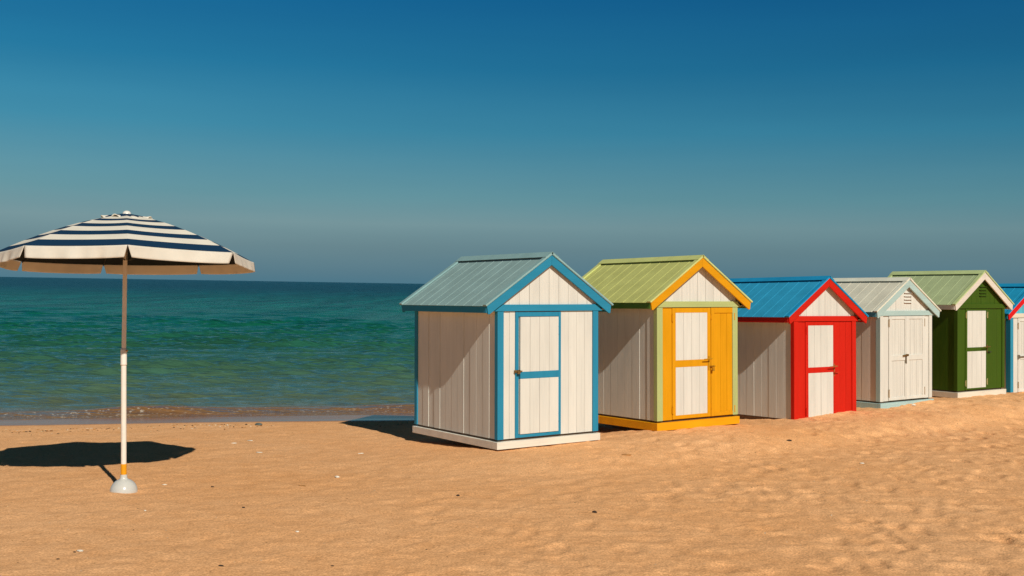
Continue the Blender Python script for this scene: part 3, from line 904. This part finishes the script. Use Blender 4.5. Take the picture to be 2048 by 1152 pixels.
def fabric(name, col, stripes=None, rough=0.85, transl=0.0):
    m, nt, n, l, b = nodes_of(name)
    if stripes:
        at = n.new('ShaderNodeAttribute'); at.attribute_name = 'ring'
        r = ramp(n, stripes, 'CONSTANT'); l.new(at.outputs['Fac'], r.inputs[0]); c = r.outputs[0]
    else:
        c = (*col, 1)
    t = n.new('ShaderNodeTexNoise'); t.inputs['Scale'].default_value = 1; t.inputs['Detail'].default_value = 3
    l.new(coords(n, l, (6, 6, 6)).outputs[0], t.inputs['Vector'])
    rr = ramp(n, [(0.3, g(0.92)), (0.7, g(1.03))]); l.new(t.outputs['Fac'], rr.inputs[0])
    c = mixc(n, l, 1.0, c, rr.outputs[0], 'MULTIPLY')
    l.new(c, b.inputs['Base Color']); b.inputs['Roughness'].default_value = rough
    b.inputs['Specular IOR Level'].default_value = 0.15
    w = n.new('ShaderNodeTexNoise'); w.inputs['Scale'].default_value = 1; w.inputs['Detail'].default_value = 2
    l.new(coords(n, l, (400, 400, 400)).outputs[0], w.inputs['Vector'])
    bp = n.new('ShaderNodeBump'); bp.inputs['Strength'].default_value = 0.15; bp.inputs['Distance'].default_value = 0.002
    l.new(w.outputs['Fac'], bp.inputs['Height']); l.new(bp.outputs[0], b.inputs['Normal'])
    if transl:
        tr = n.new('ShaderNodeBsdfTranslucent'); l.new(c, tr.inputs['Color'])
        mx = n.new('ShaderNodeMixShader'); mx.inputs[0].default_value = transl
        l.new(b.outputs[0], mx.inputs[1]); l.new(tr.outputs[0], mx.inputs[2])
        l.new(mx.outputs[0], n['Material Output'].inputs['Surface'])
    return m


def make_parasol():
    base = Vector((UMB[0], UMB[1], -1.60))
    root = empty('beach_parasol', T @ Matrix.Translation(base))
    tag(root, 'navy and white striped parasol on a white pole and ball base in the sand', 'parasol')
    NAVY, OFF = (0.006, 0.035, 0.085), (0.78, 0.73, 0.63)
    L = lambda p: Vector(p) - base
    # rim corners measured on the eight ribs
    rim = [(7.40, 255.3, 489.6), (8.02, 466, 505), (8.80, 507, 525), (9.317, 397, 529.5), (9.27, 207, 528.5), (8.70, 44, 522), (7.92, -16, 507), (7.42, 49.4, 491)]
    C = [L(((x - 1024) / F_PX * d, d, -(y - HY) / F_PX * d)) for d, x, y in rim]
    apex = L(((253.5 - 1024) / F_PX * 8.36, 8.36, 0.545))
    mid = sum(C, Vector()) / 8
    rise = apex - mid
    def P(k, t, s):
        """panel k, t across it, s from the crown to the rim"""
        e = C[k].lerp(C[(k + 1) % 8], t)
        p = apex.lerp(e, s)
        # the ribs bow: height falls off faster towards the rim
        base_drop = (apex.z - e.z)
        z = apex.z - base_drop * s ** 1.52
        sag = 4 * t * (1 - t) * (0.004 * math.sin(math.pi * s) + 0.003 * s)
        return Vector((p.x, p.y, z - sag))
    stripes = [(0.0, OFF), (0.285, NAVY), (0.36, OFF), (0.463, NAVY), (0.555, OFF), (0.67, NAVY), (0.767, OFF), (0.877, NAVY), (1.0, NAVY)]
    stripes = [(a, (*c, 1)) for a, c in stripes]
    top_m = fabric('striped_canvas', OFF, stripes)
    und_m = fabric('canvas_lining', (0.010, 0.016, 0.022))
    val_m = fabric('valance_canvas', (0.86, 0.82, 0.73), transl=0.25)
    def skin(name, mat, lift, parent):
        me_v, me_f, ring = [], [], []
        NT, NS = 8, 20
        for k in range(8):
            b = len(me_v)
            for i in range(NS + 1):
                s = 0.05 + 0.95 * i / NS
                for j in range(NT + 1):
                    p = P(k, j / NT, s); p.z += lift
                    me_v.append(p); ring.append(s)
            for i in range(NS):
                for j in range(NT):
                    a = b + i * (NT + 1) + j
                    me_f.append((a, a + NT + 1, a + NT + 2, a + 1))
        me = bpy.data.meshes.new(name); me.from_pydata(me_v, [], me_f)
        me.attributes.new('ring', 'FLOAT', 'POINT').data.foreach_set('value', ring)
        me.materials.append(mat)
        me.polygons.foreach_set('use_smooth', [True] * len(me_f))
        o = bpy.data.objects.new(name, me); COL.objects.link(o); o.parent = parent
        return o
    can = skin('canopy', top_m, 0.0, root)
    skin('lining', und_m, -0.005, root)
    # valance: one hanging flap per panel
    rv = random.Random(5)
    flare = {7: (0.004, 0.006), 0: (0.02, 0.03)}
    for k in range(8):
        a, b = C[k], C[(k + 1) % 8]
        e = (b - a); el = e.length; e.normalize()
        outw = Vector(((a + b).x / 2 - mid.x, (a + b).y / 2 - mid.y, 0)).normalized()
        ia, ib = rv.uniform(0.012, 0.022), rv.uniform(0.012, 0.022)
        if k == 0: ia, ib = 0.026, 0.05
        if k == 7: ia, ib = 0.012, 0.022
        NU, NV = 40, 8
        drop = 0.088 if k in (7, 0) else 0.083
        vs, fs = [], []
        ph = rv.uniform(0, 6)
        wr = 0.014 if k in (6, 7) else 0.006
        for j in range(NV + 1):
            v = j / NV
            for i in range(NU + 1):
                u = i / NU
                q_ = a.lerp(b, u)
                sagz = 4 * u * (1 - u) * 0.006
                # flap narrows at its lower corners
                shift = (1 - u) * ia * v - u * ib * v
                fold = wr * v * (math.sin(u * 31 + ph + 1.5 * math.sin(u * 7 + ph)) * 0.5 + 0.6 * math.sin(u * 13 + 2 * ph)) * math.sin(math.pi * min(1, u * 1.02)) ** 0.5
                flutter = 0.012 * v * math.sin(u * 4.2 + ph)
                lift = 0.003 * v * v * (abs(2 * u - 1) ** 6)
                p = q_ + e * shift + outw * (0.003 + 0.018 * v + fold + flutter)
                p.z += -sagz - drop * v + lift
                vs.append(p)
        for j in range(NV):
            for i in range(NU):
                a_ = j * (NU + 1) + i
                fs.append((a_, a_ + 1, a_ + NU + 2, a_ + NU + 1))
        m = MB(); m.add(vs, fs, 0, True)
        o = m.build('valance', val_m, root)
        so = o.modifiers.new('cloth', 'SOLIDIFY'); so.thickness = 0.0025; so.offset = 0
    # vent cap with a loose scalloped edge
    vs, fs, ring = [], [], []
    NA, NR = 128, 12
    for j in range(NR + 1):
        s = j / NR
        for i in range(NA):
            a = 2 * math.pi * i / NA
            k = a / (2 * math.pi) * 8
            R = 0.188 * (1 + 0.05 * math.cos(8 * a + 0.9))
            lobe = max(0.0, math.cos(8 * a + 0.9))
            z = 0.010 - 0.040 * s ** 1.6 + s ** 5 * 0.024 * lobe * (0.7 + 0.5 * math.sin(3 * a + 1))
            r = R * s * (1 + 0.03 * math.sin(5 * a))
            p = apex + Vector((r * math.cos(a), r * math.sin(a), z))
            p.z += -0.03 * (p.x - apex.x)
            vs.append(p); ring.append(s * (0.72 + 0.30 * lobe ** 0.6))
    for j in range(NR):
        for i in range(NA):
            fs.append((j * NA + i, (j + 1) * NA + i, (j + 1) * NA + (i + 1) % NA, j * NA + (i + 1) % NA))
    me = bpy.data.meshes.new('vent_cap'); me.from_pydata(vs, [], fs)
    me.attributes.new('ring', 'FLOAT', 'POINT').data.foreach_set('value', ring)
    me.materials.append(fabric('vent_canvas', OFF, [(0.0, (*NAVY, 1)), (0.70, (*OFF, 1))]))
    me.polygons.foreach_set('use_smooth', [True] * len(fs))
    o = bpy.data.objects.new('vent_cap', me); COL.objects.link(o); o.parent = root
    so = o.modifiers.new('cloth', 'SOLIDIFY'); so.thickness = 0.004; so.offset = 0
    plastic = plain('white_plastic', (0.78, 0.76, 0.70), 0.25, 0, 0.04)
    m = MB(); m.lathe([(0.0, 0.036), (0.012, 0.034), (0.024, 0.028), (0.032, 0.016), (0.034, 0.004), (0.034, -0.01)], apex); m.build('finial', plastic, root)
    # ribs and stretchers
    rib_m = plain('dark_rib', (0.03, 0.03, 0.035), 0.5, 0.3)
    hub = Vector((apex.x, apex.y, apex.z - 0.36))
    for k in range(8):
        m = MB()
        pts = [P(k, 0, s) - Vector((0, 0, 0.012)) for s in [0.03 + 0.97 * i / 10 for i in range(11)]]
        for a, b in zip(pts[:-1], pts[1:]): m.tube(a, b, 0.004, n=6)
        rb = m.build('rib', rib_m, root)
        m = MB(); m.tube(hub + (pts[5] - hub).normalized() * 0.02, pts[5], 0.004, n=6); m.build('stretcher', rib_m, rb)
    # pole
    px = (0.0, 0.0)
    zt = lambda y: -(y - HY) / F_PX * 8.36 - base.z
    pole_m = plain('white_pole', (0.86, 0.80, 0.72), 0.35, 0, 0.05)
    top = Vector((apex.x, apex.y, apex.z))
    xx = lambda y: Vector((0.0 + (top.x) * 0.25, 0.0, zt(y)))
    b0 = Vector((0, 0, zt(950))); b1 = Vector((0.0, 0, zt(715)))
    m = MB(); m.tube(b0, b1, 0.0205, n=24); m.build('pole', pole_m, root)
    m = MB(); m.tube(b1, (apex.x * 0.7, apex.y, apex.z - 0.02), 0.0165, n=24); m.build('upper_pole', pole_m, root)
    cl = MB(); cl.lathe([(0.0, -.001), (0.024, 0.0), (0.025, .006), (0.0235, .012), (0.0235, zt(700) - zt(730)), (0.021, zt(697) - zt(730)), (0.0, zt(697) - zt(730) + .001)], (0, 0, zt(730)), 24)
    co = cl.build('collar', pole_m, root)
    m = MB(); m.tube((0.018, -0.006, zt(701.5)), (0.034, -0.012, zt(701.5)), 0.007, n=10); m.build('knob', plain('tan_plastic', (0.55, 0.3, 0.12), 0.5), co)
    m = MB(); m.tube((0, 0, zt(949)), (0, 0, zt(927.5)), 0.0222, n=24); m.build('band', plain('yellow_band', (0.85, 0.36, 0.006), 0.4, 0, 0.05), root)
    # ball base, half sunk in the sand
    rb = 0.104; zc = zt(957) - rb * 0.985
    prof = [(0.0265, zt(948.5) - zc), (0.0265, zt(955) - zc)]
    for i in range(3, 25):
        a = math.pi * i / 30
        if rb * math.cos(a) < zt(956) - zc: prof.append((rb * math.sin(a), rb * math.cos(a)))
    m = MB(); m.lathe(prof, (0, 0, zc), 48); m.build('ball_base', plain('glossy_white_plastic', (0.60, 0.60, 0.565), 0.18, 0, 0.05), root)


make_parasol()

# ------------------------------------------------------------------ bits lying on the sand
def at_pixel(px, py):
    """the spot of beach seen at that place of the photograph, used to lay out the finds"""
    dx, dz = (px - 1024) / F_PX, -(py - HY) / F_PX
    y = 1.62 / -dz
    for _ in range(8):
        h, _d = ground(np.array([[dx * y]]), np.array([[y]]), False)
        y = float(h[0, 0]) / dz
    i = int(np.argmin(abs(YS - y))); j = int(np.argmin(abs(XS - dx * y)))
    return Vector((dx * y, y, float(gh[i, j])))


def blob(name, p, sx, sy, sz, rot, mat, label, cat, group, shell=False, seed=0):
    rs = random.Random(seed)
    bm = bmesh.new(); bmesh.ops.create_icosphere(bm, subdivisions=3, radius=1)
    o3 = Vector((rs.random() * 9, rs.random() * 9, rs.random() * 9))
    from mathutils import noise as N
    for v in bm.verts:
        c = v.co.copy()
        k = 1 + 0.28 * N.noise(c * 1.4 + o3)
        if shell:                                    # fanned shell: ribbed, pointed at the hinge, dished below
            a = math.atan2(c.y, c.x)
            k *= 1 + 0.06 * math.cos(a * 14)
            if c.x < 0: v.co.y *= 1 + 0.75 * c.x
            if c.z < 0: v.co.z *= 0.25
        v.co = Vector((v.co.x * sx, v.co.y * sy, v.co.z * sz)) * k
    me = bpy.data.meshes.new(name); bm.to_mesh(me); bm.free()
    me.polygons.foreach_set('use_smooth', [True] * len(me.polygons)); me.materials.append(mat)
    o = bpy.data.objects.new(name, me); COL.objects.link(o)
    o.matrix_world = T @ Matrix.Translation(p + Vector((0, 0, sz * 0.35))) @ Matrix.Rotation(rot, 4, 'Z')
    tag(o, label, cat, group)
    return o


SHELL = plain('bleached_shell', (0.80, 0.74, 0.62), 0.5, 0, 0.12)
BARK = plain('dark_bark', (0.035, 0.022, 0.014), 0.9, 0, 0.3)
LEAFM = plain('dry_leaf', (0.42, 0.2, 0.06), 0.8, 0, 0.3)
STONE = plain('grey_stone', (0.10, 0.12, 0.11), 0.8, 0, 0.3)
FINDS = [
    ('seashell', 160, 1102, 0.020, 0.015, 0.007, SHELL, 'largest white shell on the sand below the parasol', 'shell'),
    ('bark_chip', 149, 1103, 0.010, 0.006, 0.004, BARK, 'dark bark chip touching the large white shell', 'bark chip'),
    ('bark_chip', 116, 1119, 0.011, 0.006, 0.004, BARK, 'dark bark chip lower left of the large white shell', 'bark chip'),
    ('bark_chip', 442, 1136, 0.017, 0.008, 0.005, BARK, 'broad black bark chip near the bottom edge, left of centre', 'bark chip'),
    ('bark_chip', 665, 1135, 0.010, 0.005, 0.004, BARK, 'small dark bark chip near the bottom edge, below the blue hut', 'bark chip'),
    ('bark_chip', 425, 974, 0.013, 0.008, 0.006, BARK, 'dark bark chip right of the parasol base', 'bark chip'),
    ('bark_chip', 487, 1019, 0.012, 0.008, 0.006, BARK, 'lone round dark bark chip midway between parasol base and blue hut', 'bark chip'),
    ('seashell', 329, 969, 0.020, 0.010, 0.006, SHELL, 'flat white shell just right of the parasol ball base', 'shell'),
    ('seashell', 290, 1023, 0.010, 0.009, 0.006, SHELL, 'small white shell below and right of the parasol base', 'shell'),
    ('seashell', 594, 1067, 0.013, 0.008, 0.006, SHELL, 'pale shell alone on smooth sand, left of centre in front', 'shell'),
    ('seashell', 674, 955, 0.022, 0.016, 0.013, SHELL, 'knobbly white shell left of the blue hut corner', 'shell'),
    ('dry_leaf', 605, 972, 0.034, 0.010, 0.006, LEAFM, 'curled orange dry leaf left of the blue hut', 'leaf'),
    ('dry_leaf', 1253, 911, 0.050, 0.010, 0.012, LEAFM, 'long curled brown leaf in front of the yellow hut', 'leaf'),
    ('dark_stone', 517, 852, 0.045, 0.030, 0.022, STONE, 'dark wet stone on the tide line', 'stone'),
    ('seashell', 500, 882, 0.034, 0.014, 0.006, SHELL, 'long pale shell on the sand below the dark tide line stone', 'shell'),
    ('seashell', 518, 904, 0.036, 0.016, 0.006, SHELL, 'widest pale shell between the parasol and the blue hut', 'shell'),
    ('seashell', 468, 888, 0.032, 0.012, 0.006, SHELL, 'thin pale shell nearest the parasol shadow tip', 'shell'),
    ('seashell', 722, 907, 0.030, 0.010, 0.006, SHELL, 'thin white shell left of the blue hut base', 'shell'),
    ('seashell', 1827, 813, 0.030, 0.022, 0.018, SHELL, 'white shell on the sand bank in front of the double doors', 'shell'),
    ('seashell', 1724, 931, 0.022, 0.010, 0.008, SHELL, 'pale shell among the footprints in front of the red hut', 'shell'),
    ('bark_chip', 1578, 880, 0.034, 0.014, 0.010, BARK, 'black bark flake in front of the red hut', 'bark chip'),
    ('bark_chip', 1189, 1027, 0.018, 0.014, 0.010, BARK, 'round dark bark chip in the sand below the yellow hut', 'bark chip'),
    ('bark_chip', 916, 991, 0.014, 0.010, 0.007, BARK, 'dark bark chip below the blue hut corner', 'bark chip'),
]
for i, (nm, px, py, sx, sy, sz, mt, lab, cat) in enumerate(FINDS):
    grp = {'seashell': 'shells lying on the sand', 'bark_chip': 'bark chips on the sand', 'dry_leaf': 'dry leaves on the sand'}.get(nm)
    blob(nm, at_pixel(px, py), sx, sy, sz, random.uniform(-0.4, 0.4), mt, lab, cat, grp, nm == 'seashell', i)

# loose crumbs along the tide line and scattered over the beach
m = MB()
rs = np.random.default_rng(3)
def crumbs(n, kind):
    for _ in range(n):
        if kind == 'tide':
            x = rs.uniform(-7.5, 1.0); d = 1.45 + abs(rs.normal(0, 0.22)) - 0.1 + 0.12 * math.sin(x * 2.1)
            if math.sin(x * 3.1) + math.sin(x * 1.3 + 1) + rs.normal(0, .6) < 0.0: continue
            y = float(shore_y(np.array([x]))[0]) - d; s = rs.uniform(0.006, 0.024)
        else:
            x, y = rs.uniform(-7, 9), rs.uniform(5.2, 13.5); s = rs.uniform(0.003, 0.008)
            if y > 9.5 + 0.75 * max(0, x + 1): continue
        i = min(len(YS) - 1, int(np.searchsorted(YS, y))); j = min(len(XS) - 1, int(np.searchsorted(XS, x)))
        z = gh[i, j]
        a = rs.uniform(0, 6.28); e = rs.uniform(1.0, 2.6)
        ca, sa = math.cos(a), math.sin(a)
        pts = []
        for (u, v, w) in ((-1, 0, 0), (1, 0, 0.1), (0, -1 / e, 0.2), (0, 1 / e, 0.1), (0.1, 0, 0.75 / e)):
            u, v = u * s * rs.uniform(.7, 1.3), v * s * rs.uniform(.7, 1.3)
            q3 = to_world(np.array([[x + u * ca - v * sa, y + u * sa + v * ca, z + w * s]]))[0]
            pts.append(tuple(q3))
        m.add(pts, [(0, 2, 4), (2, 1, 4), (1, 3, 4), (3, 0, 4), (0, 3, 1, 2)], rs.random())
crumbs(900, 'tide'); crumbs(450, 'all')
cm_, nt, n, l, b = nodes_of('beach_crumbs')
at = n.new('ShaderNodeAttribute'); at.attribute_name = 'tone'
r = ramp(n, [(0.0, (0.03, 0.02, 0.012)), (0.14, (0.26, 0.10, 0.03)), (0.4, (0.55, 0.27, 0.09)), (0.72, (0.70, 0.48, 0.26)), (0.92, (0.75, 0.66, 0.52))], 'CONSTANT')
l.new(at.outputs['Fac'], r.inputs[0]); l.new(r.outputs[0], b.inputs['Base Color']); b.inputs['Roughness'].default_value = 0.85
deb = m.build('beach_debris', cm_)
tag(deb, 'scattered crumbs of shell and plant along the tide line and over the sand', 'debris', None, 'stuff')

# ------------------------------------------------------------------ light
HEAD, ELEV = math.radians(27.6), math.radians(36.5)       # sunlight travels this far left of straight ahead
Ld = Vector((-math.sin(HEAD) * math.cos(ELEV), math.cos(HEAD) * math.cos(ELEV), -math.sin(ELEV)))
Ld = (T.to_3x3() @ Ld).normalized()
su = bpy.data.lights.new('sun', 'SUN'); su.energy = 3.9; su.angle = math.radians(0.53); su.color = (1.0, 0.94, 0.82)
so = bpy.data.objects.new('sun', su); COL.objects.link(so)
so.rotation_euler = Ld.to_track_quat('-Z', 'Y').to_euler(); so.location = (5, -8, 12)

wd = bpy.data.worlds.new('World'); sc.world = wd; wd.use_nodes = True
n, l = wd.node_tree.nodes, wd.node_tree.links
bg = n['Background']
sky = n.new('ShaderNodeTexSky'); sky.sky_type = 'NISHITA'; sky.sun_disc = False
sky.sun_elevation = math.asin(-Ld.z); sky.sun_rotation = math.atan2(-Ld.x, -Ld.y)
sky.air_density = 1.0; sky.dust_density = 0.6; sky.ozone_density = 2.0
tc = n.new('ShaderNodeTexCoord'); sx = n.new('ShaderNodeSeparateXYZ'); l.new(tc.outputs['Generated'], sx.inputs[0])
# deep polarised blue overhead, greyer towards the horizon
SKY = [(0.0, (0.072, 0.182, 0.250)), (0.010, (0.092, 0.195, 0.252)), (0.033, (0.128, 0.226, 0.262)), (0.055, (0.168, 0.284, 0.312)), (0.080, (0.118, 0.278, 0.325)),
       (0.14, (0.042, 0.230, 0.348)), (0.196, (0.012, 0.162, 0.305)), (0.266, (0.002, 0.108, 0.265)), (0.36, (0.002, 0.04, 0.10)), (0.55, (0.006, 0.014, 0.022)), (1.0, (0.006, 0.012, 0.018))]
rp_ = ramp(n, SKY); rp_.color_ramp.interpolation = 'LINEAR'
l.new(sx.outputs['Z'], rp_.inputs[0])
k = n.new('ShaderNodeVectorMath'); k.operation = 'SCALE'; k.inputs['Scale'].default_value = 10.0
az = ramp(n, [(0.28, g(1.16)), (0.72, (0.62, 0.79, 0.85))])        # paler towards the left, deeper to the right
fx_ = n.new('ShaderNodeMath'); fx_.operation = 'MULTIPLY_ADD'; fx_.inputs[1].default_value = 0.5; fx_.inputs[2].default_value = 0.5
l.new(sx.outputs['X'], fx_.inputs[0]); l.new(fx_.outputs[0], az.inputs[0])
hz = n.new('ShaderNodeTexNoise'); hz.inputs['Scale'].default_value = 1; hz.inputs['Detail'].default_value = 4     # faint uneven haze layers
hm = n.new('ShaderNodeMapping'); hm.inputs['Scale'].default_value = (2.2, 2.2, 26)
l.new(tc.outputs['Generated'], hm.inputs['Vector']); l.new(hm.outputs[0], hz.inputs['Vector'])
hr_ = ramp(n, [(0.3, (0.95, 0.965, 0.97)), (0.7, (1.05, 1.03, 1.02))]); l.new(hz.outputs['Fac'], hr_.inputs[0])
azf = ramp(n, [(0.02, g(0.25)), (0.16, g(1.0))]); l.new(sx.outputs['Z'], azf.inputs[0])
skyc = mixc(n, l, 1.0, mixc(n, l, azf.outputs[0], rp_.outputs[0], az.outputs[0], 'MULTIPLY'), hr_.outputs[0], 'MULTIPLY')
l.new(skyc, k.inputs[0])
mx = n.new('ShaderNodeMix'); mx.data_type = 'RGBA'; mx.inputs[0].default_value = 0.98
l.new(sky.outputs[0], mx.inputs[6]); l.new(k.outputs[0], mx.inputs[7])
l.new(mx.outputs[2], bg.inputs['Color']); bg.inputs['Strength'].default_value = 0.1

# ------------------------------------------------------------------ camera and render settings
cam = bpy.data.cameras.new('camera'); co = bpy.data.objects.new('camera', cam); COL.objects.link(co)
cam.sensor_width = 36; cam.lens = F_PX / 2048 * 36
cam.shift_y = -(576 - HY) / 2048
cam.clip_start = 0.05; cam.clip_end = 30000
co.matrix_world = T @ Matrix.Rotation(math.pi / 2, 4, 'X')
sc.camera = co
vs_ = sc.view_settings
vs_.view_transform = 'Standard'; vs_.look = 'None'; vs_.exposure = 0; vs_.gamma = 1
sc.render.engine = 'CYCLES'
try:
    sc.cycles.use_denoising = True
    sc.cycles.denoiser = 'OPENIMAGEDENOISE'
    sc.cycles.denoising_prefilter = 'NONE'
except Exception:
    pass
sc.cycles.max_bounces = 6; sc.cycles.diffuse_bounces = 4
